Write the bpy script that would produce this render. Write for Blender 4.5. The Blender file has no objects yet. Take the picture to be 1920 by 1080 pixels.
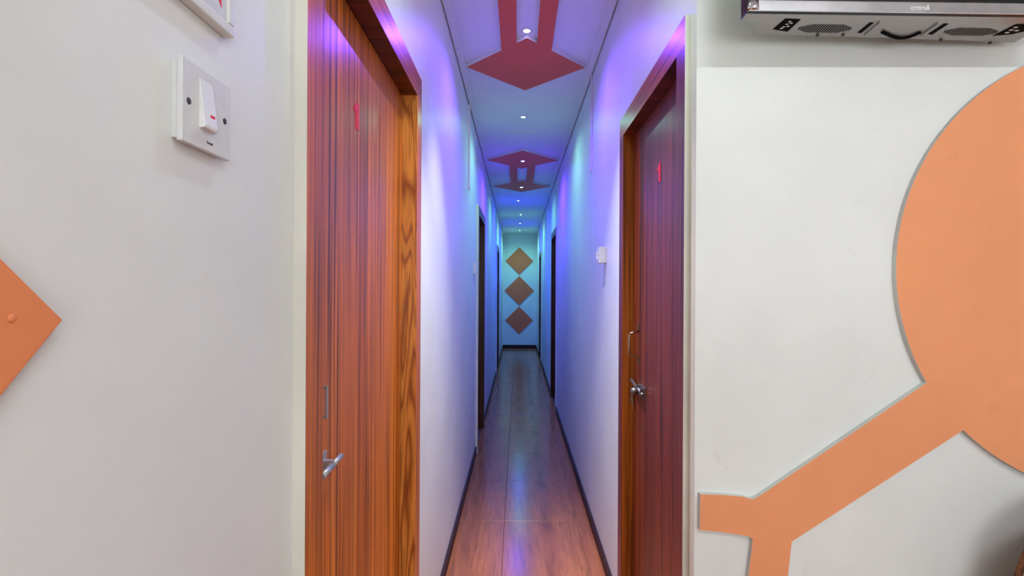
import bpy, bmesh, math, random
from mathutils import Vector, Matrix
from mathutils.geometry import tessellate_polygon
random.seed(7)
S = bpy.context.scene
C = S.collection

# ------------------------------------------------------------------ camera
FPX = 975.0
cam_d = bpy.data.cameras.new('camera')
cam = bpy.data.objects.new('camera', cam_d); C.objects.link(cam)
cam_d.sensor_fit = 'HORIZONTAL'; cam_d.sensor_width = 36.0
cam_d.lens = 36.0 * FPX / 1920.0
cam_d.shift_x = -11 / 1920.0; cam_d.shift_y = 2 / 1920.0
cam_d.clip_start = 0.01; cam_d.clip_end = 60
cam.matrix_world = (Matrix.Translation((0, 0, 1.40)) @ Matrix.Rotation(math.radians(90), 4, 'X')
                    @ Matrix.Rotation(math.radians(0.3), 4, 'Z'))
S.camera = cam

# ------------------------------------------------------------------ world, exposure
w = bpy.data.worlds.new('world'); S.world = w; w.use_nodes = True
w.node_tree.nodes['Background'].inputs[0].default_value = (0.8, 0.9, 1, 1)
w.node_tree.nodes['Background'].inputs[1].default_value = 0.0
S.view_settings.view_transform = 'Standard'; S.view_settings.look = 'None'
S.view_settings.exposure = 0.0; S.view_settings.gamma = 1.0
S.view_settings.use_curve_mapping = False
TUBE_STRENGTH = 136.0
FILL_WINDOW_STRENGTH = 6.8
LED_POWER = {'purple': 18.0, 'violet': 30.0, 'blue': 28.0, 'green': 6.0, 'teal': 8.5, 'warm': 5.0, 'white': 36.0, 'pale': 5.0}
LED_COLOR = {'purple': (0.15, 0.055, 1.0), 'violet': (0.10, 0.025, 1.0), 'blue': (0.03, 0.05, 1.0), 'green': (0.32, 1.0, 0.80), 'pale': (0.7, 1.0, 0.85), 'white': (0.95, 1.0, 0.9), 'teal': (0.27, 1.0, 0.78), 'warm': (0.25, 1.0, 0.75)}

# ------------------------------------------------------------------ dimensions
XL, XR = -0.355, 0.447          # corridor walls
YF = 1.309                      # wall facing the room
YE = 12.3                       # end wall
ZC = 2.71                       # ceiling
RX, RY = 2.7, -2.2              # room's far sides

# ------------------------------------------------------------------ node helpers
def srgb(r, g, b):
    f = lambda c: (c / 12.92 if c <= 0.04045 else ((c + 0.055) / 1.055) ** 2.4)
    return (f(r / 255), f(g / 255), f(b / 255), 1.0)

class NT:
    def __init__(s, name):
        s.m = bpy.data.materials.new(name); s.m.use_nodes = True
        s.t = s.m.node_tree; s.b = s.t.nodes['Principled BSDF']
    def n(s, typ, **kw):
        nd = s.t.nodes.new(typ)
        for k, v in kw.items():
            if k.startswith('i_'):
                key = k[2:]
                nd.inputs[int(key) if key.isdigit() else key].default_value = v
            else: setattr(nd, k, v)
        return nd
    def l(s, a, b): s.t.links.new(a, b)
    def coords(s, scale=(1, 1, 1), loc=(0, 0, 0), kind='Object'):
        tc = s.n('ShaderNodeTexCoord'); mp = s.n('ShaderNodeMapping')
        mp.inputs['Scale'].default_value = scale; mp.inputs['Location'].default_value = loc
        s.l(tc.outputs[kind], mp.inputs['Vector']); return mp.outputs['Vector']
    def noise(s, vec, scale, detail=3, rough=0.5, dist=0):
        nd = s.n('ShaderNodeTexNoise'); nd.inputs['Scale'].default_value = scale
        nd.inputs['Detail'].default_value = detail; nd.inputs['Roughness'].default_value = rough
        nd.inputs['Distortion'].default_value = dist
        s.l(vec, nd.inputs['Vector']); return nd.outputs['Fac']
    def ramp(s, fac, stops):
        r = s.n('ShaderNodeValToRGB'); e = r.color_ramp.elements
        while len(e) < len(stops): e.new(0.5)
        for i, (p, c) in enumerate(stops): e[i].position = p; e[i].color = c
        s.l(fac, r.inputs['Fac']); return r.outputs['Color']
    def mix(s, fac, a, b, mode='MIX'):
        m = s.n('ShaderNodeMix', data_type='RGBA', blend_type=mode)
        for sock, v in ((m.inputs[0], fac), (m.inputs[6], a), (m.inputs[7], b)):
            if isinstance(v, (float, int, tuple)): sock.default_value = v
            else: s.l(v, sock)
        return m.outputs[2]
    def bump(s, h, strength, dist=0.002):
        b = s.n('ShaderNodeBump'); b.inputs['Strength'].default_value = strength
        b.inputs['Distance'].default_value = dist
        s.l(h, b.inputs['Height']); s.l(b.outputs['Normal'], s.b.inputs['Normal'])
    def set(s, color=None, rough=None, metal=None, spec=None, coat=None):
        if color is not None:
            if isinstance(color, tuple): s.b.inputs['Base Color'].default_value = color
            else: s.l(color, s.b.inputs['Base Color'])
        if rough is not None: s.b.inputs['Roughness'].default_value = rough
        if metal is not None: s.b.inputs['Metallic'].default_value = metal
        if spec is not None: s.b.inputs['Specular IOR Level'].default_value = spec
        if coat is not None: s.b.inputs['Coat Weight'].default_value = coat
        return s.m

def g(v): return (v, v, v, 1.0)

def paint(name, col, rough=0.45, smudge=0.04, spec=0.5):
    t = NT(name); v = t.coords()
    big = t.noise(v, 2.3, 4, 0.6); fine = t.noise(v, 90, 3, 0.6); mid = t.noise(v, 9, 4, 0.65, 0.3)
    dark = tuple(c * (1 - smudge * 2.2) for c in col[:3]) + (1,)
    light = tuple(min(1, c * (1 + smudge * 0.5)) for c in col[:3]) + (1,)
    c1 = t.ramp(big, [(0.3, dark), (0.62, light)])
    sm = t.ramp(mid, [(0.66, g(0)), (0.80, g(1))])
    stain = tuple(c * k for c, k in zip(col[:3], (0.90, 0.87, 0.82))) + (1,)
    c2 = t.mix(sm, c1, stain)
    add = t.n('ShaderNodeMath', operation='ADD'); t.l(fine, add.inputs[0]); t.l(mid, add.inputs[1])
    t.bump(add.outputs[0], 0.12, 0.0015)
    return t.set(c2, rough, spec=spec)

def plain(name, col, rough=0.4, metal=0.0, spec=0.5, var=0.06, scale=60):
    t = NT(name); v = t.coords(); n = t.noise(v, scale, 3)
    d = tuple(c * (1 - var) for c in col[:3]) + (1,)
    return t.set(t.ramp(n, [(0.35, d), (0.65, col)]), rough, metal, spec)

def laminate(name, axis='Z', dark=(132, 54, 10), mid=(204, 108, 26), light=(234, 152, 62), off=0.0, rough=0.3):
    """straight-grained teak laminate, grain along `axis`"""
    t = NT(name)
    long, cross = 0.06, 1.0
    sc = {'Z': (cross, cross, long * 0.2), 'Y': (cross, long * 0.2, cross), 'X': (long * 0.2, cross, cross)}[axis]
    v = t.coords(sc, (off, off * 0.7, off * 1.3))
    wide = t.noise(v, 14, 2, 0.5, 0.15)
    strk = t.noise(v, 75, 3, 0.6, 0.1)
    fine = t.noise(v, 300, 2, 0.6)
    base = t.ramp(wide, [(0.28, srgb(*dark)), (0.46, srgb(*mid)), (0.60, srgb(*mid)), (0.76, srgb(*light))])
    s1 = t.ramp(strk, [(0.36, g(0.36)), (0.47, g(0.92)), (0.58, g(1.05)), (0.68, g(1.4))])
    c = t.mix(1.0, base, s1, 'MULTIPLY')
    f1 = t.ramp(fine, [(0.35, g(0.72)), (0.6, g(1.08))])
    c = t.mix(1.0, c, f1, 'MULTIPLY')
    t.bump(fine, 0.06, 0.0006)
    return t.set(c, rough, spec=0.36)

def cathedral(name, dark=(140, 66, 20), light=(206, 128, 54), off=0.0):
    """flat-sawn grain with long pointed ovals"""
    t = NT(name)
    v = t.coords((1, 1, 0.11), (off, off, off))
    n1 = t.noise(v, 16, 1, 0.4, 0.4)
    mul = t.n('ShaderNodeMath', operation='MULTIPLY'); mul.inputs[1].default_value = 9.0; t.l(n1, mul.inputs[0])
    fr = t.n('ShaderNodeMath', operation='PINGPONG'); fr.inputs[1].default_value = 0.5; t.l(mul.outputs[0], fr.inputs[0])
    c = t.ramp(fr.outputs[0], [(0.0, srgb(*dark)), (0.12, srgb(*[int(0.5 * (a + b)) for a, b in zip(dark, light)])), (0.32, srgb(*light)), (0.5, srgb(*light))])
    v2 = t.coords((1, 1, 0.05)); fine = t.noise(v2, 260, 2)
    c = t.mix(1.0, c, t.ramp(fine, [(0.35, g(0.7)), (0.6, g(1.05))]), 'MULTIPLY')
    return t.set(c, 0.33, spec=0.5)

M = {}
M['wall'] = paint('wall_paint_white', (0.76, 0.77, 0.755, 1), 0.42, 0.035)
M['ceiling'] = paint('ceiling_paint', (0.74, 0.74, 0.74, 1), 0.55, 0.02, 0.35)
M['white_edge'] = paint('casing_edge_white', (0.72, 0.70, 0.62, 1), 0.5, 0.08)
M['orange'] = paint('orange_paint', srgb(232, 152, 106), 0.5, 0.035, 0.3)
M['orange_deep'] = paint('deep_orange_paint', srgb(226, 134, 86), 0.5, 0.03, 0.3)
M['coral'] = paint('coral_red_paint', srgb(214, 98, 70), 0.5, 0.03, 0.3)
M['brown_board'] = paint('brown_orange_paint', srgb(232, 112, 76), 0.55, 0.03, 0.3)
M['grey_edge'] = paint('board_edge_grey', (0.60, 0.60, 0.58, 1), 0.6, 0.06)
M['lam_v'] = laminate('teak_laminate_upright', 'Z')
M['lam_v2'] = laminate('red_teak_laminate_upright', 'Z', (80, 30, 16), (128, 54, 28), (154, 80, 44), 3.1)
M['lam_h'] = laminate('teak_laminate_level', 'Y', (112, 44, 22), (176, 84, 44), (204, 118, 66), 1.7)
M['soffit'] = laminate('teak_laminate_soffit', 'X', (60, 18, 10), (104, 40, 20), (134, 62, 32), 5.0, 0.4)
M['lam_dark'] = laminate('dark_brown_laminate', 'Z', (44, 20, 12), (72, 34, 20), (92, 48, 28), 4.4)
M['cath'] = cathedral('teak_flat_sawn')
M['lam_j'] = laminate('teak_laminate_jamb', 'Z', (108, 46, 12), (156, 82, 26), (182, 108, 44), 7.7)
M['skirting'] = plain('skirting_brown', srgb(54, 28, 20), 0.5, spec=0.25)
M['pvc'] = plain('white_pvc', (0.74, 0.74, 0.73, 1), 0.35)
M['switch_white'] = plain('switch_plastic', (0.70, 0.70, 0.70, 1), 0.28)
M['rocker'] = plain('rocker_plastic', (0.80, 0.80, 0.80, 1), 0.22)
M['dark'] = plain('dark_plastic', (0.012, 0.012, 0.013, 1), 0.35)
M['screw'] = plain('screw_metal', (0.05, 0.05, 0.042, 1), 0.5, 0.3)
M['red'] = plain('red_paint', srgb(238, 20, 28), 0.4)
M['steel'] = plain('satin_steel', (0.46, 0.46, 0.48, 1), 0.34, 0.6)
M['steel_dark'] = plain('tarnished_steel', (0.20, 0.18, 0.18, 1), 0.4, 0.8)
M['brass_dull'] = plain('dull_brass', (0.36, 0.28, 0.18, 1), 0.35, 1.0)
M['chrome'] = plain('chrome_bezel', (0.66, 0.66, 0.70, 1), 0.16, 1.0, var=0.15, scale=25)
M['black'] = plain('matt_black', (0.006, 0.006, 0.006, 1), 0.8, spec=0.05)
M['tv_grey'] = plain('tv_underside_grey', (0.36, 0.36, 0.355, 1), 0.25, 0.4, var=0.05)
M['tv_black'] = plain('tv_black', (0.008, 0.008, 0.009, 1), 0.12)
M['paper'] = plain('pale_sheet', (0.66, 0.67, 0.74, 1), 0.25)
M['frame_white'] = plain('white_frame', (0.72, 0.72, 0.70, 1), 0.35)
M['wood_chair'] = laminate('brown_chair_wood', 'Z', (70, 34, 16), (112, 62, 32), (140, 86, 46), 9.0)
M['cushion'] = plain('off_white_cushion', (0.78, 0.77, 0.74, 1), 0.8, var=0.1)
M['bezel'] = plain('led_bezel', (0.7, 0.7, 0.72, 1), 0.25, 0.6)

def emis(name, col, strength):
    t = NT(name); t.b.inputs['Base Color'].default_value = (0.8, 0.8, 0.8, 1)
    t.b.inputs['Emission Color'].default_value = (*col, 1); t.b.inputs['Emission Strength'].default_value = strength
    return t.m
M['tube'] = emis('tube_glow', (0.92, 0.98, 1.0), TUBE_STRENGTH)
M['fill_glow'] = emis('fill_window_glow', (0.92, 0.98, 1.0), FILL_WINDOW_STRENGTH)  # glowing panes of the added fill window
M['led_purple'] = emis('led_purple', (0.72, 0.62, 1.0), 25)
M['led_white'] = emis('led_white', (1.0, 0.98, 0.94), 22)  # lens of the white downlights added out of view
M['led_pale'] = emis('led_pale', (0.8, 1.0, 0.95), 22)
M['led_violet'] = emis('led_violet', (0.6, 0.6, 1.0), 25)
M['led_teal'] = emis('led_teal', (0.55, 1.0, 0.9), 22)
M['led_blue'] = emis('led_blue', (0.55, 0.62, 1.0), 22)
M['led_green'] = emis('led_green', (0.62, 1.0, 0.9), 22)
M['led_warm'] = emis('led_warm', (0.9, 1.0, 0.75), 20)

def floor_mat():
    t = NT('wood_print_tile')
    v = t.coords((1, 1, 1))
    sx = t.n('ShaderNodeSeparateXYZ'); t.l(v, sx.inputs[0])
    # printed boards about 0.145 m wide inside each tile
    a = t.n('ShaderNodeMath', operation='MULTIPLY_ADD'); a.inputs[1].default_value = 1 / 0.145; a.inputs[2].default_value = 40.51
    t.l(sx.outputs['X'], a.inputs[0])
    fl = t.n('ShaderNodeMath', operation='FLOOR'); t.l(a.outputs[0], fl.inputs[0])
    wn = t.n('ShaderNodeTexWhiteNoise', noise_dimensions='1D'); t.l(fl.outputs[0], wn.inputs['W'])
    vs = t.coords((1, 0.07, 1)); 
    strk = t.noise(vs, 60, 4, 0.65, 0.4)
    broad = t.noise(vs, 13, 3, 0.55, 0.5)
    vk = t.coords((1, 0.45, 1)); knot = t.noise(vk, 11, 2, 0.5, 0.6)
    base = t.ramp(wn.outputs['Value'], [(0.0, srgb(146, 84, 52)), (0.5, srgb(172, 104, 64)), (1.0, srgb(160, 92, 60))])
    c = t.mix(1.0, base, t.ramp(strk, [(0.3, g(0.66)), (0.5, g(1.0)), (0.72, g(1.18))]), 'MULTIPLY')
    c = t.mix(1.0, c, t.ramp(broad, [(0.3, g(0.72)), (0.6, g(1.1))]), 'MULTIPLY')
    c = t.mix(t.ramp(knot, [(0.66, g(0)), (0.78, g(0.65))]), c, srgb(86, 44, 34))
    t.bump(strk, 0.05, 0.0006)
    return t.set(c, 0.2, spec=0.26)
M['floor'] = floor_mat()
M['grout'] = plain('grout', srgb(96, 66, 56), 0.7)

# ------------------------------------------------------------------ mesh helpers
def box(bm, x0, x1, y0, y1, z0, z1, mi=0):
    vs = [bm.verts.new((x, y, z)) for x in (x0, x1) for y in (y0, y1) for z in (z0, z1)]
    fs = []
    for q in ((0, 1, 3, 2), (4, 6, 7, 5), (0, 4, 5, 1), (2, 3, 7, 6), (0, 2, 6, 4), (1, 5, 7, 3)):
        f = bm.faces.new([vs[i] for i in q]); f.material_index = mi; fs.append(f)
    return vs, fs

def prism(bm, pts, axis, a, b, mi_cap=0, mi_side=0):
    """extrude a 2-D outline along axis from a to b. axis 'y': pts=(x,z); 'z': pts=(x,y); 'x': pts=(y,z)"""
    def P(p, t):
        return {'y': (p[0], t, p[1]), 'z': (p[0], p[1], t), 'x': (t, p[0], p[1])}[axis]
    A = [bm.verts.new(P(p, a)) for p in pts]; B = [bm.verts.new(P(p, b)) for p in pts]
    n = len(pts)
    if n <= 4:
        caps = [bm.faces.new(A), bm.faces.new(list(reversed(B)))]
    else:
        tris = tessellate_polygon([[Vector((p[0], p[1], 0)) for p in pts]])
        caps = [bm.faces.new([V[i] for i in t]) for V in (A, B) for t in tris]
    for f in caps: f.material_index = mi_cap
    for i in range(n):
        f = bm.faces.new((A[i], B[i], B[(i + 1) % n], A[(i + 1) % n])); f.material_index = mi_side

def tube(bm, path, r, seg=10, mi=0):
    path = [Vector(p) for p in path]; rings = []
    for i, p in enumerate(path):
        d = (path[min(i + 1, len(path) - 1)] - path[max(i - 1, 0)]).normalized()
        up = Vector((0, 0, 1)) if abs(d.z) < 0.9 else Vector((1, 0, 0))
        u = d.cross(up).normalized(); v = d.cross(u).normalized()
        rings.append([bm.verts.new(p + r * (math.cos(2 * math.pi * k / seg) * u + math.sin(2 * math.pi * k / seg) * v)) for k in range(seg)])
    for a, b in zip(rings, rings[1:]):
        for k in range(seg):
            f = bm.faces.new((a[k], a[(k + 1) % seg], b[(k + 1) % seg], b[k])); f.smooth = True; f.material_index = mi
    for rg in (rings[0], rings[-1]):
        f = bm.faces.new(rg); f.material_index = mi

def lathe(bm, prof, center, axis='z', seg=24, mi=0):
    """prof: list of (r, t)"""
    cx, cy, cz = center; rings = []
    for r, t in prof:
        rg = []
        for k in range(seg):
            a = 2 * math.pi * k / seg; c, s = r * math.cos(a), r * math.sin(a)
            rg.append(bm.verts.new({'z': (cx + c, cy + s, cz + t), 'x': (cx + t, cy + c, cz + s), 'y': (cx + c, cy + t, cz + s)}[axis]))
        rings.append(rg)
    for a, b in zip(rings, rings[1:]):
        for k in range(seg):
            f = bm.faces.new((a[k], a[(k + 1) % seg], b[(k + 1) % seg], b[k])); f.smooth = True; f.material_index = mi
    for rg in (rings[0], rings[-1]): bm.faces.new(rg).material_index = mi

def bevel(bm, off, seg=2):
    bmesh.ops.bevel(bm, geom=[e for e in bm.edges], offset=off, segments=seg, profile=0.7, affect='EDGES', clamp_overlap=True)

def obj(name, bm, mats, parent=None, origin=None):
    bmesh.ops.recalc_face_normals(bm, faces=bm.faces[:])
    if origin is not None: bmesh.ops.translate(bm, verts=bm.verts[:], vec=-Vector(origin))
    me = bpy.data.meshes.new(name); bm.to_mesh(me); bm.free()
    for m in (mats if isinstance(mats, (list, tuple)) else [mats]): me.materials.append(M[m])
    o = bpy.data.objects.new(name, me); C.objects.link(o)
    if origin is not None: o.location = origin
    if parent is not None:
        o.parent = parent
        o.matrix_parent_inverse = Matrix.Translation(-parent.location) if parent.parent is None and parent.rotation_euler.z == 0 else Matrix.Identity(4)
        if parent.parent is not None:
            o.matrix_parent_inverse = Matrix.Translation(-(Vector(parent.location) + Vector(parent.parent.location) * 0)) if False else Matrix.Identity(4)
            o.matrix_parent_inverse = (parent_world(parent)).inverted()
    return o

def parent_world(o):
    m = Matrix.Translation(o.location) @ o.rotation_euler.to_matrix().to_4x4()
    if o.parent: m = parent_world(o.parent) @ o.matrix_parent_inverse @ m
    return m

def tag(o, label=None, cat=None, group=None, kind=None):
    if label: o['label'] = label
    if cat: o['category'] = cat
    if group: o['group'] = group
    if kind: o['kind'] = kind
    return o

def empty(name, loc):
    o = bpy.data.objects.new(name, None); C.objects.link(o); o.location = loc; o.empty_display_size = 0.05
    return o

def quick(name, mat, parent, *boxes, bev=0.0, seg=2):
    bm = bmesh.new()
    for b in boxes: box(bm, *b)
    if bev: bevel(bm, bev, seg)
    return obj(name, bm, mat, parent)

# ------------------------------------------------------------------ doors data
# side, near outer, far outer, outer top, inner top, recess plane
CW = 0.074
DOORS = [('L', 0.823, 1.793), ('R', 1.354, 2.222), ('L', 4.41, 5.30), ('R', 5.93, 6.80), ('L', 8.40, 9.28), ('R', 9.75, 10.6)]
ZO, ZI = 2.117, 2.04
TH = 0.16

# ------------------------------------------------------------------ the shell
def side_wall(name, side, y0, y1, label):
    bm = bmesh.new()
    xa, xb = (XL - TH, XL) if side == 'L' else (XR, XR + TH)
    y = y0
    for s, a, b in DOORS:
        if s != side: continue
        a, b = a + CW - 0.01, b - CW + 0.01
        box(bm, xa, xb, y, a, 0, ZC)
        box(bm, xa, xb, a, b, ZI + 0.01, ZC)
        y = b
    box(bm, xa, xb, y, y1, 0, ZC)
    bmesh.ops.remove_doubles(bm, verts=bm.verts[:], dist=1e-5)
    return tag(obj(name, bm, 'wall'), label, 'wall', kind='structure')

side_wall('wall_left', 'L', RY, YE, 'white painted wall on the left running into the corridor')
side_wall('wall_right', 'R', YF, YE, 'white corridor wall on the right washed in purple light')
tag(quick('wall_front', 'wall', None, (XR + TH, RX, YF, YF + TH, 0, ZC)), 'white painted wall below the television', 'wall', kind='structure')
tag(quick('wall_end', 'wall', None, (XL - TH, XR + TH, YE, YE + TH, 0, ZC)), 'narrow end wall of the corridor with three diamonds', 'wall', kind='structure')
WX0, WX1, WZ0, WZ1 = 0.15, 1.75, 0.95, 2.1
tag(quick('wall_back', 'wall', None, (XL - TH, WX0, RY - TH, RY, 0, ZC), (WX1, RX + TH, RY - TH, RY, 0, ZC), (WX0, WX1, RY - TH, RY, 0, WZ0), (WX0, WX1, RY - TH, RY, WZ1, ZC)), 'white wall of the room behind the viewer', 'wall', kind='structure')
tag(quick('wall_side', 'wall', None, (RX, RX + TH, RY, YF + TH, 0, ZC)), 'white side wall of the room out of view', 'wall', kind='structure')
tag(quick('ceiling', 'ceiling', None, (XL - TH, XR + TH, RY, YE + TH, ZC, ZC + 0.1), (XR + TH, RX + TH, RY, YF + TH, ZC, ZC + 0.1)),
    'white ceiling over the corridor and the room', 'ceiling', kind='structure')

# unseen glowing window added behind the viewer as fill light
win = tag(empty('fill_window_1', ((WX0 + WX1) / 2, RY, WZ0)), 'unseen glowing fill window added in the room wall behind the viewer', 'window', kind='structure')
xm = (WX0 + WX1) / 2
for a, b, c, d in ((WX0, WX0 + 0.05, WZ0, WZ1), (WX1 - 0.05, WX1, WZ0, WZ1), (xm - 0.025, xm + 0.025, WZ0 + 0.05, WZ1 - 0.05), (WX0 + 0.05, WX1 - 0.05, WZ0, WZ0 + 0.05), (WX0 + 0.05, WX1 - 0.05, WZ1 - 0.05, WZ1)):
    quick('fill_window_frame', 'wall', win, (a, b, RY - 0.09, RY - 0.03, c, d))
for a, b in ((WX0 + 0.05, xm - 0.025), (xm + 0.025, WX1 - 0.05)):
    quick('fill_window_pane', 'fill_glow', win, (a, b, RY - 0.065, RY - 0.06, WZ0 + 0.05, WZ1 - 0.05))

# floor: a bed with tiles laid on it
floor = tag(quick('floor', 'grout', None, (XL - TH, XR + TH, RY, YE, -0.1, -0.004), (XR + TH, RX, RY, YF, -0.1, -0.004)),
            'brown wood-print tile floor', 'floor', kind='structure')
def tile_mesh(x0, x1, ln):
    bm = bmesh.new(); box(bm, x0, x1, 0.0012, ln - 0.0012, -0.02, 0.0)
    top = [e for e in bm.edges if all(abs(v.co.z) < 1e-6 for v in e.verts)]
    bmesh.ops.bevel(bm, geom=top, offset=0.0015, segments=1, affect='EDGES')
    bmesh.ops.recalc_face_normals(bm, faces=bm.faces[:])
    me = bpy.data.meshes.new('floor_tile'); bm.to_mesh(me); bm.free(); me.materials.append(M['floor']); return me
TL = 0.655
tl, tr = tile_mesh(XL + 0.0, -0.0752, TL), tile_mesh(-0.0728, XR, TL)
y = 3.14 - 8 * TL
while y < YE - 0.05:
    for me in (tl, tr):
        o = bpy.data.objects.new('floor_tile', me); C.objects.link(o); o.parent = floor; o.location = (0, y, 0)
        if y + TL > YE:
            o.scale.y = (YE - y) / TL
    y += TL
# the same tiles in the room
trm = tile_mesh(0.0, 0.525, TL)
for i in range(5):
    for j in range(6):
        x0 = XR + i * 0.5276; y0 = YF - (j + 1) * TL
        if x0 > RX - 0.1: continue
        o = bpy.data.objects.new('floor_tile', trm); C.objects.link(o); o.parent = floor; o.location = (x0 + 0.001, max(y0, RY), 0)
        o.scale.x = min(1, (RX - x0) / 0.5276)
        if y0 < RY: o.scale.y = (y0 + TL - RY) / TL

# skirtings
def skirt(name, side, y0, y1):
    bm = bmesh.new(); x0, x1 = (XL, XL + 0.012) if side == 'L' else (XR - 0.012, XR)
    y = y0
    for s, a, b in DOORS:
        if s != side or b < y0: continue
        if a > y: box(bm, x0, x1, y, a, 0, 0.062)
        y = b
    box(bm, x0, x1, y, y1, 0, 0.062)
    return tag(obj(name, bm, 'skirting'), 'dark brown skirting along the %s corridor wall' % ('left' if side == 'L' else 'right'), 'skirting', kind='structure')
skirt('baseboard_left', 'L', RY, YE); skirt('baseboard_right', 'R', YF + 0.0, YE)
tag(quick('baseboard_end', 'skirting', None, (XL + 0.012, XR - 0.012, YE - 0.012, YE, 0, 0.08)), 'dark brown skirting across the end wall', 'skirting', kind='structure')
# ceiling border strips
for i, (x0, x1, lab) in enumerate(((XL + 0.009, XL + 0.046, 'left'), (XR - 0.046, XR - 0.009, 'right'))):
    bm = bmesh.new(); box(bm, x0, x1, 1.33, YE, ZC - 0.014, ZC)
    tag(obj('trim_%d' % (i + 1), bm, 'ceiling'), 'white ceiling border strip along the %s corridor wall' % lab, 'trim', kind='structure')

# ------------------------------------------------------------------ doors
def digit_one(bm, cx, z, h, side, x):
    # hand-cut numeral one in (y,z), mirrored for each wall so it reads from the corridor
    k = h / 10.0
    pts = [(-0.9, 0), (-0.9, 6.6), (-1.9, 5.9), (-2.1, 7.6), (-0.6, 9.2), (-0.3, 10), (0.9, 10), (0.9, 0)]
    sgn = 1 if side == 'L' else -1
    P = [(cx + sgn * px * k * 1.9, z + pz * k) for px, pz in pts]
    t = 0.0015 if side == 'L' else -0.0015
    prism(bm, P, 'x', x, x + t)

def door(n, side, a, b, prot, labels, wood, full):
    sg = 1 if side == 'L' else -1                 # into the corridor
    W = XL if side == 'L' else XR
    root = empty('door_%d' % n, (W, (a + b) / 2, 0))
    tag(root, labels, 'door', kind='structure')
    X = lambda d0, d1: (min(W + sg * d0, W + sg * d1), max(W + sg * d0, W + sg * d1))
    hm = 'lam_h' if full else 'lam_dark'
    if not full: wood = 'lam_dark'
    # casing: two stiles and a head, standing proud of the plaster, outer edges painted
    for k, (y0, y1) in enumerate(((a, a + CW), (b - CW, b))):
        bm = bmesh.new(); _, fs = box(bm, *X(-0.002, prot), y0, y1, 0, ZI)
        for f in fs:
            c = f.calc_center_median()
            if (k == 0 and abs(c.y - a) < 1e-4) or (k == 1 and abs(c.y - b) < 1e-4): f.material_index = 1
        obj('casing_stile', bm, [wood, 'white_edge'], root)
    bm = bmesh.new(); _, fs = box(bm, *X(-0.002, prot), a, b, ZI, ZO)
    for f in fs:
        c = f.calc_center_median()
        if abs(c.y - a) < 1e-4 or abs(c.y - b) < 1e-4: f.material_index = 1
    obj('casing_head', bm, [hm, 'white_edge'], root)
    # lining of the opening
    rec = -0.030
    quick('jamb', 'cath' if n == 1 else 'lam_j' if full else 'lam_dark', root, (*X(rec - 0.06, prot - 0.0005), b - CW - 0.0015, b - CW + 0.009, 0, ZI - 0.0005))
    quick('jamb', 'lam_j', root, (*X(rec - 0.06, prot - 0.0005), a + CW - 0.009, a + CW + 0.0015, 0, ZI - 0.0005))
    quick('jamb_head', 'soffit', root, (*X(rec - 0.06, prot - 0.0005), a + CW, b - CW, ZI - 0.0015, ZI + 0.009))
    # leaf
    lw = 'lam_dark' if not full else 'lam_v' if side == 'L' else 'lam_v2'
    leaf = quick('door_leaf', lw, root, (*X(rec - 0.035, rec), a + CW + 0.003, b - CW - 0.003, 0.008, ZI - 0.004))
    quick('stop', 'dark', root, (*X(rec - 0.055, rec - 0.036), a + CW, b - CW, 0.0, ZI))  # unseen panel added behind the leaf to block light leaks
    if not full: 
        bm = bmesh.new(); y = a + 0.15; x = W + sg * rec
        tube(bm, [(x, y, 1.12), (x + sg * 0.035, y, 1.13), (x + sg * 0.035, y, 1.21), (x, y, 1.22)], 0.005, 8)
        obj('handle', bm, 'steel', leaf)
    return root, leaf, W + sg * rec

d1, leaf1, xl1 = door(1, 'L', *DOORS[0][1:], 0.020, 'orange-brown wood door with red number one, nearest on the left', 'lam_v', True)
d2, leaf2, xl2 = door(2, 'R', *DOORS[1][1:], 0.015, 'reddish-brown wood door with red number beside the orange wall', 'lam_v2', True)
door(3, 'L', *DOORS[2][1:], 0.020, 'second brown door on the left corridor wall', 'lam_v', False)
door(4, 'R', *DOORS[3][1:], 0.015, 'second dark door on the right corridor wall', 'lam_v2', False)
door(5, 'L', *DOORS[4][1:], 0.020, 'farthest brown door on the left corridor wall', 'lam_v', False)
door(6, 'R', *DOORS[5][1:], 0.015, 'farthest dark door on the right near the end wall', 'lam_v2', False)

bm = bmesh.new(); digit_one(bm, 1.238, 1.778, 0.062, 'L', xl1); tag(obj('number', bm, 'red', leaf1), 'red numeral 1')
bm = bmesh.new(); digit_one(bm, 1.755, 1.765, 0.065, 'R', xl2); tag(obj('number', bm, 'red', leaf2), 'red numeral 1')
# left door: flat pull handle and slide bolt
bm = bmesh.new()
box(bm, xl1 + 0.020, xl1 + 0.024, 0.986, 0.992, 1.152, 1.214); box(bm, xl1, xl1 + 0.021, 0.986, 0.992, 1.152, 1.157); box(bm, xl1, xl1 + 0.021, 0.986, 0.992, 1.209, 1.214)
tag(obj('handle', bm, 'steel', leaf1), 'narrow steel pull handle')
bm = bmesh.new()
box(bm, xl1, xl1 + 0.003, 1.015, 1.045, 1.038, 1.075)
box(bm, xl1, xl1 + 0.022, 1.024, 1.034, 1.045, 1.060)
obj('latch_plate', bm, 'steel', leaf1)
bm = bmesh.new()
tube(bm, [(xl1 + 0.020, 0.972, 1.046), (xl1 + 0.020, 1.025, 1.049)], 0.0065, 12)
tube(bm, [(xl1 + 0.020, 1.025, 1.049), (xl1 + 0.020, 1.03, 1.0493)], 0.0045, 12)
tube(bm, [(xl1 + 0.020, 1.03, 1.0493), (xl1 + 0.020, 1.078, 1.052)], 0.006, 12)
tag(obj('latch_bolt', bm, 'steel', leaf1), 'tilted steel bolt')
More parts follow.
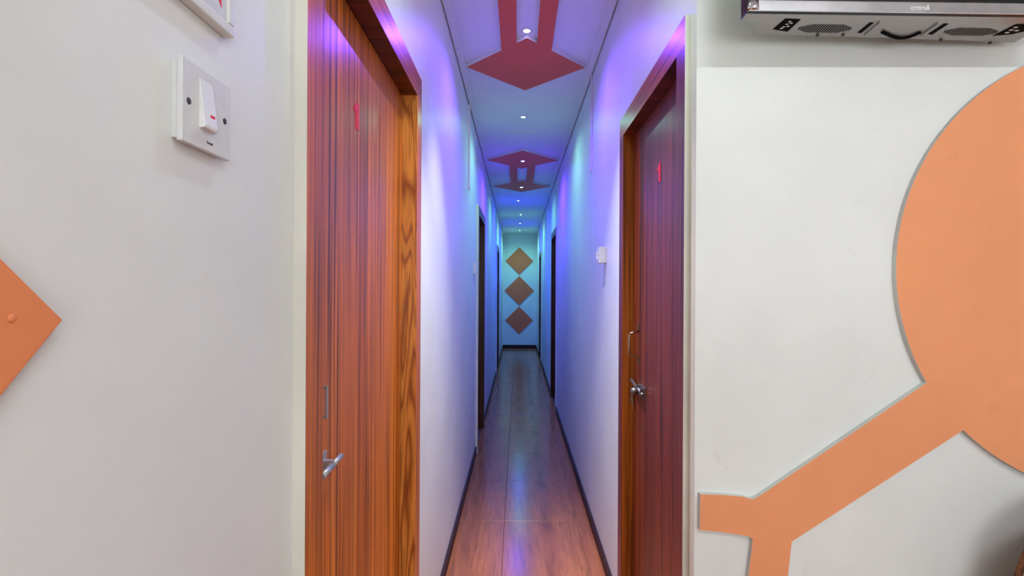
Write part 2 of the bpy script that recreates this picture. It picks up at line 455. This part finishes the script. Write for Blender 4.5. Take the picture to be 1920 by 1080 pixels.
# right door: wire pull handle, hasp bolt with small hook
bm = bmesh.new(); y = 2.05
tube(bm, [(xl2, y, 1.262), (xl2 - 0.004, y, 1.236), (xl2 - 0.034, y, 1.228), (xl2 - 0.038, y, 1.222), (xl2 - 0.038, y, 1.150), (xl2 - 0.034, y, 1.142), (xl2 - 0.004, y, 1.132), (xl2, y, 1.108)], 0.0042, 10)
for z in (1.255, 1.115): box(bm, xl2 - 0.003, xl2, y - 0.010, y + 0.010, z - 0.014, z + 0.014)
tag(obj('handle', bm, 'brass_dull', leaf2), 'bent metal pull handle')
bm = bmesh.new()
box(bm, xl2 - 0.004, xl2, 1.93, 2.03, 0.99, 1.035)
for yy in (1.945, 2.012): box(bm, xl2 - 0.018, xl2, yy - 0.006, yy + 0.006, 1.0, 1.03)
obj('latch_plate', bm, 'steel_dark', leaf2)
bm = bmesh.new()
tube(bm, [(xl2 - 0.012, 1.925, 1.008), (xl2 - 0.012, 2.125, 1.032)], 0.0065, 10)
lathe(bm, [(0.003, -0.016), (0.012, -0.014), (0.015, -0.004), (0.012, 0.006), (0.004, 0.010)], (xl2 - 0.028, 1.985, 1.012), 'x', 14)
obj('latch_bolt', bm, 'steel_dark', leaf2)
bm = bmesh.new()
tube(bm, [(xl2 - 0.012, 2.03, 1.018), (xl2 - 0.024, 2.032, 1.000), (xl2 - 0.026, 2.03, 0.970), (xl2 - 0.020, 2.028, 0.935)], 0.0055, 8)
tube(bm, [(xl2 - 0.020, 2.05, 0.990), (xl2 - 0.03, 2.05, 0.972), (xl2 - 0.022, 2.05, 0.955)], 0.005, 8)
obj('latch_hook', bm, 'brass_dull', leaf2)

# ------------------------------------------------------------------ ceiling ornaments
CXM = 0.040
def ornament(name, yn, yf, hw, hl, label, half_bar=(0.053, 0.136), t=0.022):
    """two lozenges joined by two bars, one flat board with white edges"""
    bi, bo = half_bar
    k = lambda x: hl * (1 - x / hw)        # lozenge half length at offset x
    pts = [(-hw, yn), (0, yn - hl), (hw, yn), (bo, yn + k(bo)), (bo, yf - k(bo)), (hw, yf), (0, yf + hl), (-hw, yf), (-bo, yf - k(bo)), (-bo, yn + k(bo))]
    inner = [(-bi, yn + k(bi)), (0, yn + hl), (bi, yn + k(bi)), (bi, yf - k(bi)), (0, yf - hl), (-bi, yf - k(bi))]
    bm = bmesh.new()
    z0, z1 = ZC - t, ZC
    def ring(p, z): return [bm.verts.new((CXM + x, yy, z)) for x, yy in p]
    for z in (z0, z1):
        pass
    o0, o1, i0, i1 = ring(pts, z0), ring(pts, z1), ring(inner, z0), ring(inner, z1)
    # faces below and above, split in four convex-ish pieces
    for O, I in ((o0, i0), (o1, i1)):
        for q in ((O[0], O[1], I[1], I[0]), (O[0], I[0], O[9]), (O[9], I[0], I[5], O[8]), (O[8], I[5], O[7]), (O[7], I[5], I[4], O[6]),
                  (O[2], O[1], I[1], I[2]), (O[2], I[2], O[3]), (O[3], I[2], I[3], O[4]), (O[4], I[3], O[5]), (O[5], I[3], I[4], O[6])):
            bm.faces.new(q)
    n = len(pts)
    for q in range(n): bm.faces.new((o0[q], o0[(q + 1) % n], o1[(q + 1) % n], o1[q])).material_index = 1
    n = len(inner)
    for q in range(n): bm.faces.new((i0[q], i0[(q + 1) % n], i1[(q + 1) % n], i1[q])).material_index = 1
    pass
    o = obj(name, bm, ['coral', 'frame_white'])
    return tag(o, label, 'ceiling ornament')
ornament('ceiling_ornament', 1.66, 3.02, 0.345, 0.352, 'coral red double diamond board on the ceiling nearest the viewer')
ornament('ceiling_ornament', 5.20, 6.54, 0.362, 0.362, 'coral red double diamond board on the ceiling farther down the corridor')
# hatch
bm = bmesh.new(); box(bm, -0.096, 0.152, 4.36, 4.72, ZC - 0.006, ZC); bevel(bm, 0.001, 1)
tag(obj('ceiling_hatch', bm, 'ceiling'), 'white rectangular hatch in the ceiling before the farther ornament', 'hatch')

# ------------------------------------------------------------------ LED downlights
LEDS = [(0.038, 2.632, 0, 'purple', 'purple downlight inside the nearest coral ornament'),
        (0.034, 3.95, 0, 'green', 'green downlight between the two coral ornaments'),
        (0.042, 5.22, 1, 'violet', 'blue-violet downlight on the near diamond of the farther ornament'),
        (0.040, 6.56, 1, 'warm', 'pale green downlight on the far diamond of the farther ornament'),
        (0.0, 7.69, 0, 'blue', 'first blue downlight beyond the farther ornament'),
        (0.046, 9.12, 0, 'teal', 'first green downlight beyond the farther ornament'),
        (0.036, 10.35, 0, 'blue', 'blue downlight second from the end wall'),
        (0.036, 11.55, 0, 'teal', 'green downlight closest to the end wall'),
        (0.038, 2.20, 2, 'white', 'added unseen white downlight between the bars of the nearest ornament'),  # added out of view to brighten the lower corridor
        (0.038, 1.66, 1, 'white', 'added unseen white downlight on the near diamond of the nearest ornament'),  # second added fill for the lower walls and floor
        (0.038, 1.15, 2, 'pale', 'pale green downlight above the first left door')]
for x, y, on, kind, lab in LEDS:
    z = ZC - (0.022 if on == 1 else 0.0)
    root = empty('downlight', (x, y, z)); tag(root, lab, 'downlight', 'downlights along the corridor ceiling')
    bm = bmesh.new(); lathe(bm, [(0.0285, 0.0), (0.028, -0.003), (0.021, -0.006), (0.0165, -0.004), (0.0165, 0.0)], (x, y, z), 'z', 24)
    obj('bezel', bm, 'bezel', root)
    bm = bmesh.new(); lathe(bm, [(0.0155, -0.001), (0.0150, -0.0045), (0.009, -0.0065), (0.002, -0.007)], (x, y, z), 'z', 20)
    obj('lens', bm, 'led_' + kind, root)
    ld = bpy.data.lights.new('downlight_lamp', 'SPOT'); ld.energy = LED_POWER[kind] * 4; ld.color = LED_COLOR[kind]
    ld.shadow_soft_size = 0.012; ld.spot_size = math.radians(68 if kind == 'white' else 158); ld.spot_blend = 1.0
    lo = bpy.data.objects.new('lamp', ld); C.objects.link(lo); lo.parent = root; lo.location = (0, 0, -0.022)

# ------------------------------------------------------------------ end wall diamonds
for zc, r, lab in ((1.4 + 0.665, 0.325, 'top brown diamond board on the end wall'), (1.4 - 0.035, 0.345, 'middle brown diamond board on the end wall'), (1.4 - 0.735, 0.325, 'lowest brown diamond board on the end wall')):
    bm = bmesh.new(); cx = 0.032
    prism(bm, [(cx - r, zc), (cx, zc - r), (cx + r, zc), (cx, zc + r)], 'y', YE - 0.018, YE)
    tag(obj('wall_diamond', bm, 'brown_board'), lab, 'wall ornament', 'diamonds on the end wall')
# diamond on the left wall
bm = bmesh.new(); cy, cz, r = 0.141, 1.375, 0.250
prism(bm, [(cy - r, cz), (cy, cz - r * 1.02), (cy + r, cz), (cy, cz + r * 0.92)], 'x', XL, XL + 0.013)
bevel(bm, 0.0012, 2)
dm = tag(obj('wall_diamond', bm, 'orange_deep'), 'orange diamond board on the left wall below the light switch', 'wall ornament')
bm = bmesh.new(); lathe(bm, [(0.0032, 0.0), (0.0026, 0.0007), (0.0010, 0.0009)], (XL + 0.013, 0.3515, 1.3785), 'x', 12)
obj('nail_head', bm, 'orange_deep', dm)

# ------------------------------------------------------------------ orange board on the facing wall
YB = YF - 0.015
def wp(px, py, yy=YB): return ((px - 971) / FPX * yy, 1.40 + (542 - py) / FPX * yy)
ccx, ccy, cr = 2103.0, 499.0, 423.0
a0 = math.atan2(713 - ccy, 1739.5 - ccx); a1 = math.atan2(808 - ccy, 1802 - ccx)
outline = []
N = 96
start = a1; end = a0          # travel clockwise on screen the long way round
sweep = (2 * math.pi - (a0 - a1)) if a0 > a1 else (a1 - a0)
angs = []
aa1, aa0 = a1 % (2 * math.pi), a0 % (2 * math.pi)     # a1 < a0 (both in lower-left quadrant)
tot = 2 * math.pi - (aa0 - aa1)
for i in range(N + 1):
    a = aa1 - tot * i / N
    angs.append(a)
for a in angs: outline.append(wp(ccx + cr * math.cos(a), ccy + cr * math.sin(a)))
for p in ((1424, 929), (1413, 934), (1395, 929), (1358, 926), (1315.6, 925), (1315, 992), (1358, 996), (1406, 1003), (1414, 1009), (1412, 1030), (1406, 1080), (1392, 1200), (1372, 1300), (1450, 1300), (1468, 1200), (1480, 1080), (1487, 1013)):
    outline.append(wp(*p))
bm = bmesh.new(); prism(bm, outline, 'y', YB, YF, 0, 1)
pass
tag(obj('wall_board', bm, ['orange', 'grey_edge']), 'large pale orange disc and branching bars mounted on the facing wall', 'wall ornament')

# ------------------------------------------------------------------ television
ZB = 1.40 + 0.614
tv = empty('television', (0.885, 1.18, ZB))
tag(tv, 'flat television with chrome lower bezel mounted high on the facing wall', 'television')
x0, x1, yf = 0.503, 1.268, 1.155
def up(px, py):   # a point of the underside from its place in the photograph
    yy = 0.614 * FPX / (542 - py); return ((px - 971) / FPX * yy, yy)
bm = bmesh.new(); box(bm, x0, x1, yf, yf + 0.034, ZB, ZB + 0.46); bevel(bm, 0.004, 2); obj('front_frame', bm, 'tv_black', tv)
bm = bmesh.new(); box(bm, x0 + 0.004, x1 - 0.004, yf - 0.0035, yf + 0.002, ZB + 0.002, ZB + 0.0265); bevel(bm, 0.0016, 2); bz = obj('bezel', bm, 'chrome', tv)
quick('screen', 'tv_black', tv, (x0 + 0.022, x1 - 0.022, yf - 0.0008, yf + 0.001, ZB + 0.034, ZB + 0.44))
bm = bmesh.new(); lathe(bm, [(0.004, 0), (0.013, 0.001), (0.014, 0.006), (0.013, 0.022)], (x0 + 0.014, yf + 0.004, ZB + 0.003), 'z', 14); obj('corner_cap', bm, 'chrome', tv)
# rear housing with a flat underside
bm = bmesh.new()
hp = [(x0 + 0.001, yf + 0.005), (x1 - 0.001, yf + 0.005), (x1 - 0.001, yf + 0.040), (x1 - 0.05, yf + 0.045), (x1 - 0.05, yf + 0.118), (x0 + 0.050, yf + 0.092), (x0 + 0.050, yf + 0.040), (x0 + 0.001, yf + 0.036)]
prism(bm, hp, 'z', ZB - 0.001, ZB + 0.40)
pass
hs = obj('housing', bm, 'tv_grey', tv)
zu = ZB - 0.001
def under(name, mat, pts, t=0.0018, parent=hs):
    bm = bmesh.new(); prism(bm, [up(*p) for p in pts], 'z', zu - t, zu); return obj(name, bm, mat, parent)
under('sticker', 'black', [(1468, 33), (1497, 34), (1473, 57), (1445, 53)], 0.0008)
for (px, py) in ((1475, 37), (1470, 42), (1464, 47), (1478, 40), (1460, 50), (1472, 46)):
    under('sticker_print', 'pvc', [(px, py), (px + 5, py), (px + 3, py + 2), (px - 2, py + 2)], 0.0010)
def grille(l, r, t, b):
    n = int((r - l) / 4.6)
    for i in range(n):
        x = l + (r - l) * (i + 0.5) / n
        e = min(1, 3.5 * min(i + 0.5, n - i - 0.5) / n + 0.25)
        m = (t + b) / 2; hh = (b - t) / 2 * e; sl = 7 * e
        under('grille_slot', 'black', [(x + sl, m - hh), (x + sl + 2.3, m - hh), (x - sl + 2.3, m + hh), (x - sl, m + hh)], 0.0007)
grille(1492, 1592, 43, 58); grille(1768, 1870, 46, 60)
for p in ([(1628, 38), (1635, 38.5), (1612, 58), (1605, 57)], [(1768, 38.5), (1777, 38.5), (1747, 59), (1739, 58)]):
    under('vent_slot', 'black', p, 0.0009)
for p in ([(1645, 37), (1646.5, 37), (1620, 60), (1618.5, 60)], [(1756, 37), (1757.5, 37), (1726, 60), (1724.5, 60)]):
    under('ridge', 'tv_grey', p, 0.004)
under('sticker', 'black', [(1905, 38), (1930, 37), (1925, 50), (1900, 56), (1862, 60)], 0.0008)
for (px, py) in ((1904, 42), (1896, 47), (1888, 52), (1906, 48)):
    under('sticker_print', 'pvc', [(px, py), (px + 7, py), (px + 3, py + 2.5), (px - 4, py + 2.5)], 0.0010)
bm = bmesh.new(); path = []
for i in range(13):
    u = i / 12; px = 1652 + 72 * u; py = 54 + 11 * math.sin(math.pi * u); xx, yy = up(px, py); path.append((xx, yy, zu - 0.002))
tube(bm, path, 0.0038, 8); obj('carry_grip', bm, 'black', hs)
for px, py in ((1530, 62), (1578, 61), (1764, 68), (1858, 72)):
    bm = bmesh.new(); xx, yy = up(px, py); lathe(bm, [(0.0035, -0.004), (0.0035, 0.0)], (xx, yy, zu), 'z', 10); obj('screw', bm, 'screw', hs)
# wall bracket
quick('bracket', 'dark', tv, (0.76, 1.02, yf + 0.09, YF, ZB + 0.14, ZB + 0.30))
# brand lettering
def text_mesh(body, size, name, mat, parent, matrix):
    cu = bpy.data.curves.new(name, 'FONT'); cu.body = body; cu.size = size; cu.extrude = 0.0004; cu.align_x = 'CENTER'
    cu.offset = size * 0.02
    ob = bpy.data.objects.new('tmp', cu); C.objects.link(ob)
    bpy.context.view_layer.update()
    me = bpy.data.meshes.new_from_object(ob.evaluated_get(bpy.context.evaluated_depsgraph_get()))
    bpy.data.objects.remove(ob); bpy.data.curves.remove(cu)
    me.transform(matrix); me.materials.clear(); me.materials.append(M[mat]); me.name = name
    o = bpy.data.objects.new(name, me); C.objects.link(o); o.parent = parent
    o.matrix_parent_inverse = parent_world(parent).inverted(); return o
tag(text_mesh('crom\u0101', 0.0155, 'lettering', 'pvc', bz, Matrix.Translation((0.887, yf - 0.0039, ZB + 0.0085)) @ Matrix.Rotation(math.radians(90), 4, 'X')), 'white brand lettering on the bezel')
tv.rotation_euler.z = math.radians(0.9)

# ------------------------------------------------------------------ light switch on the left wall
sw = empty('light_switch', (XL, 0.573, 1.593)); tag(sw, 'white single rocker light switch on the left wall', 'switch')
bm = bmesh.new(); box(bm, XL, XL + 0.008, 0.531, 0.614, 1.5535, 1.634); bevel(bm, 0.0008, 2); obj('back_box', bm, 'switch_white', sw)
bm = bmesh.new(); box(bm, XL + 0.0065, XL + 0.0125, 0.529, 0.618, 1.550, 1.637); bevel(bm, 0.0015, 3); pl = obj('face_plate', bm, 'switch_white', sw)
XS = XL + 0.0125
bm = bmesh.new()   # rocker: wedge standing out at the foot
pr = [(XS - 0.001, 1.6245), (XS + 0.0010, 1.6245), (XS + 0.0068, 1.575), (XS + 0.0060, 1.5725), (XS - 0.001, 1.5715)]
va = [bm.verts.new((x, 0.5575, z)) for x, z in pr]; vb = [bm.verts.new((x, 0.5805, z)) for x, z in pr]
bm.faces.new(va); bm.faces.new(list(reversed(vb)))
for i in range(5): bm.faces.new((va[i], vb[i], vb[(i + 1) % 5], va[(i + 1) % 5]))
bevel(bm, 0.0006, 2); rk = obj('rocker', bm, 'rocker', sw)
bm = bmesh.new(); prism(bm, [(0.5690, 1.5860), (0.5765, 1.5860), (0.5765, 1.5885), (0.5690, 1.5885)], 'x', XS + 0.002, XS + 0.0060); tag(obj('indicator', bm, 'red', rk), 'red indicator mark')
for yy, zz in ((0.5395, 1.5935), (0.6055, 1.5935)):
    bm = bmesh.new(); lathe(bm, [(0.0036, -0.001), (0.0036, 0.0004), (0.0020, 0.0006)], (XS, yy, zz), 'x', 14); obj('screw', bm, 'screw', sw)
bm = bmesh.new()
for k, (dy, h) in enumerate(((0, 0.0028), (0.0021, 0.0017), (0.0040, 0.0018), (0.0059, 0.0017), (0.0078, 0.0019), (0.0094, 0.0024))):
    box(bm, XS - 0.0005, XS + 0.0003, 0.5715 + dy, 0.5715 + dy + 0.0012, 1.5585, 1.5585 + h)
obj('maker_mark', bm, 'dark', pl)

# ------------------------------------------------------------------ framed notice above the switch
fr = empty('framed_notice', (XL, 0.42, 1.69)); tag(fr, 'white framed notice with a red mark above the light switch', 'picture frame')
fy0, fy1, fz0, fz1, fd, fb = 0.29, 0.626, 1.699, 2.06, 0.013, 0.013
for (a, b, c, d) in ((fy0, fy1, fz0, fz0 + fb), (fy0, fy1, fz1 - fb, fz1), (fy0, fy0 + fb, fz0 + fb, fz1 - fb), (fy1 - fb, fy1, fz0 + fb, fz1 - fb)):
    bm = bmesh.new(); box(bm, XL, XL + fd, a, b, c, d); bevel(bm, 0.003, 3); obj('moulding', bm, 'frame_white', fr)
sh = quick('sheet', 'paper', fr, (XL + 0.001, XL + 0.010, fy0 + fb, fy1 - fb, fz0 + fb, fz1 - fb))
XP = XL + 0.010
bm = bmesh.new(); prism(bm, [(0.602, 1.724), (0.601, 1.733), (0.595, 1.762), (0.575, 1.764), (0.589, 1.738)], 'x', XP - 0.0005, XP + 0.0005); obj('print_mark', bm, 'red', sh)
bm = bmesh.new(); prism(bm, [(0.602, 1.737), (0.601, 1.765), (0.595, 1.765), (0.5985, 1.742)], 'x', XP, XP + 0.0008); obj('print_mark', bm, 'dark', sh)

# ------------------------------------------------------------------ bell boxes and conduits in the corridor
def bellbox(side, y, z, wy, h, p, lab):
    sg = 1 if side == 'L' else -1; W = XL if side == 'L' else XR
    r = empty('switch_box', (W, y, z)); tag(r, lab, 'switch', 'small switch boxes along the corridor')
    bm = bmesh.new(); a, b = sorted((W, W + sg * p)); box(bm, a, b, y, y + wy, z - h / 2, z + h / 2); bevel(bm, 0.003, 2); obj('body', bm, 'pvc', r)
    bm = bmesh.new(); a, b = sorted((W + sg * p, W + sg * (p + 0.008))); box(bm, a, b, y + wy * 0.35, y + wy * 0.65, z - h * 0.28, z + h * 0.22); bevel(bm, 0.002, 2); obj('rocker', bm, 'rocker', r)
    bm = bmesh.new(); lathe(bm, [(0.004, -0.001), (0.004, 0.001)], (W + sg * p, y + wy * 0.15, z), 'x', 10); obj('screw', bm, 'dark', r)
bellbox('R', 2.625, 1.575, 0.075, 0.08, 0.04, 'white switch box beyond the reddish-brown number door')
bellbox('L', 4.13, 1.565, 0.085, 0.092, 0.024, 'white switch box just before the second left door')
bellbox('L', 8.10, 1.42, 0.085, 0.095, 0.02, 'tiny white switch box before the farthest left door')
def conduit(side, y, z0, z1, lab, foot=False):
    sg = 1 if side == 'L' else -1; W = XL if side == 'L' else XR
    bm = bmesh.new(); a, b = sorted((W, W + sg * 0.012)); box(bm, a, b, y, y + 0.016, z0, z1); bevel(bm, 0.0015, 2)
    o = tag(obj('cable_conduit', bm, 'pvc'), lab, 'conduit')
    bm = bmesh.new(); a, b = sorted((W, W + sg * 0.016)); box(bm, a, b, y - 0.004, y + 0.02, z0 - 0.012, z0 + 0.006); bevel(bm, 0.002, 2); obj('end_clip', bm, 'pvc', o)
    bm = bmesh.new(); zz = z0 + (z1 - z0) * 0.33; box(bm, *sorted((W, W + sg * 0.0135)), y - 0.002, y + 0.018, zz, zz + 0.012); obj('saddle', bm, 'pvc', o)
conduit('L', 3.66, 2.108, ZC - 0.012, 'white cable conduit dropping down the left corridor wall')
conduit('R', 3.14, 2.125, ZC - 0.012, 'white cable conduit dropping beside the right number door')
conduit('R', 7.38, 2.10, ZC - 0.012, 'white cable conduit just past the second right door')

# ------------------------------------------------------------------ chair at the right edge
ch = empty('armless_chair', (1.364, 0.95, 0)); tag(ch, 'chair with brown rounded back and white cushion at the lower right edge', 'chair')
def arch(cx, hw, z0, z1, rr, n=10):
    p = [(cx - hw, z0)]
    for i in range(n + 1):
        a = math.pi - (math.pi / 2) * i / n; p.append((cx - hw + rr + rr * math.cos(a), z1 - rr + rr * math.sin(a)))
    for i in range(n + 1):
        a = math.pi / 2 - (math.pi / 2) * i / n; p.append((cx + hw - rr + rr * math.cos(a), z1 - rr + rr * math.sin(a)))
    p.append((cx + hw, z0)); return p
bm = bmesh.new(); prism(bm, arch(1.364, 0.236, 0.42, 0.925, 0.22), 'y', 1.172, 1.186); bevel(bm, 0.003, 2); obj('back_frame', bm, 'wood_chair', ch)
bm = bmesh.new(); prism(bm, arch(1.364, 0.230, 0.50, 0.919, 0.217), 'y', 1.132, 1.173); bevel(bm, 0.006, 3); obj('backrest', bm, 'cushion', ch)
bm = bmesh.new(); box(bm, 1.139, 1.589, 0.73, 1.172, 0.40, 0.43); bevel(bm, 0.005, 2); obj('seat_frame', bm, 'wood_chair', ch)
bm = bmesh.new(); box(bm, 1.144, 1.584, 0.725, 1.13, 0.43, 0.48); bevel(bm, 0.015, 3); obj('seat', bm, 'cushion', ch)
for lx, ly in ((1.159, 0.76), (1.569, 0.76), (1.159, 1.15), (1.569, 1.15)):
    bm = bmesh.new(); tube(bm, [(lx, ly, 0.0), (lx, ly, 0.21), (lx, ly, 0.42)], 0.018, 10); obj('leg', bm, 'wood_chair', ch)

# ------------------------------------------------------------------ the room's tube lamp (above and behind the viewer)
tb = empty('tube_lamp', (1.15, -0.7, ZC)); tag(tb, 'white fluorescent tube lamp on the room ceiling', 'lamp')
bm = bmesh.new(); box(bm, 0.53, 1.77, -0.725, -0.675, ZC - 0.035, ZC); bevel(bm, 0.004, 2); obj('housing', bm, 'pvc', tb)
bm = bmesh.new(); tube(bm, [(0.57, -0.7, ZC - 0.07), (1.73, -0.7, ZC - 0.07)], 0.014, 12); obj('tube', bm, 'tube', tb)
for xx in (0.555, 1.745):
    bm = bmesh.new(); box(bm, xx - 0.015, xx + 0.015, -0.716, -0.684, ZC - 0.088, ZC - 0.03); bevel(bm, 0.003, 2); obj('end_cap', bm, 'pvc', tb)
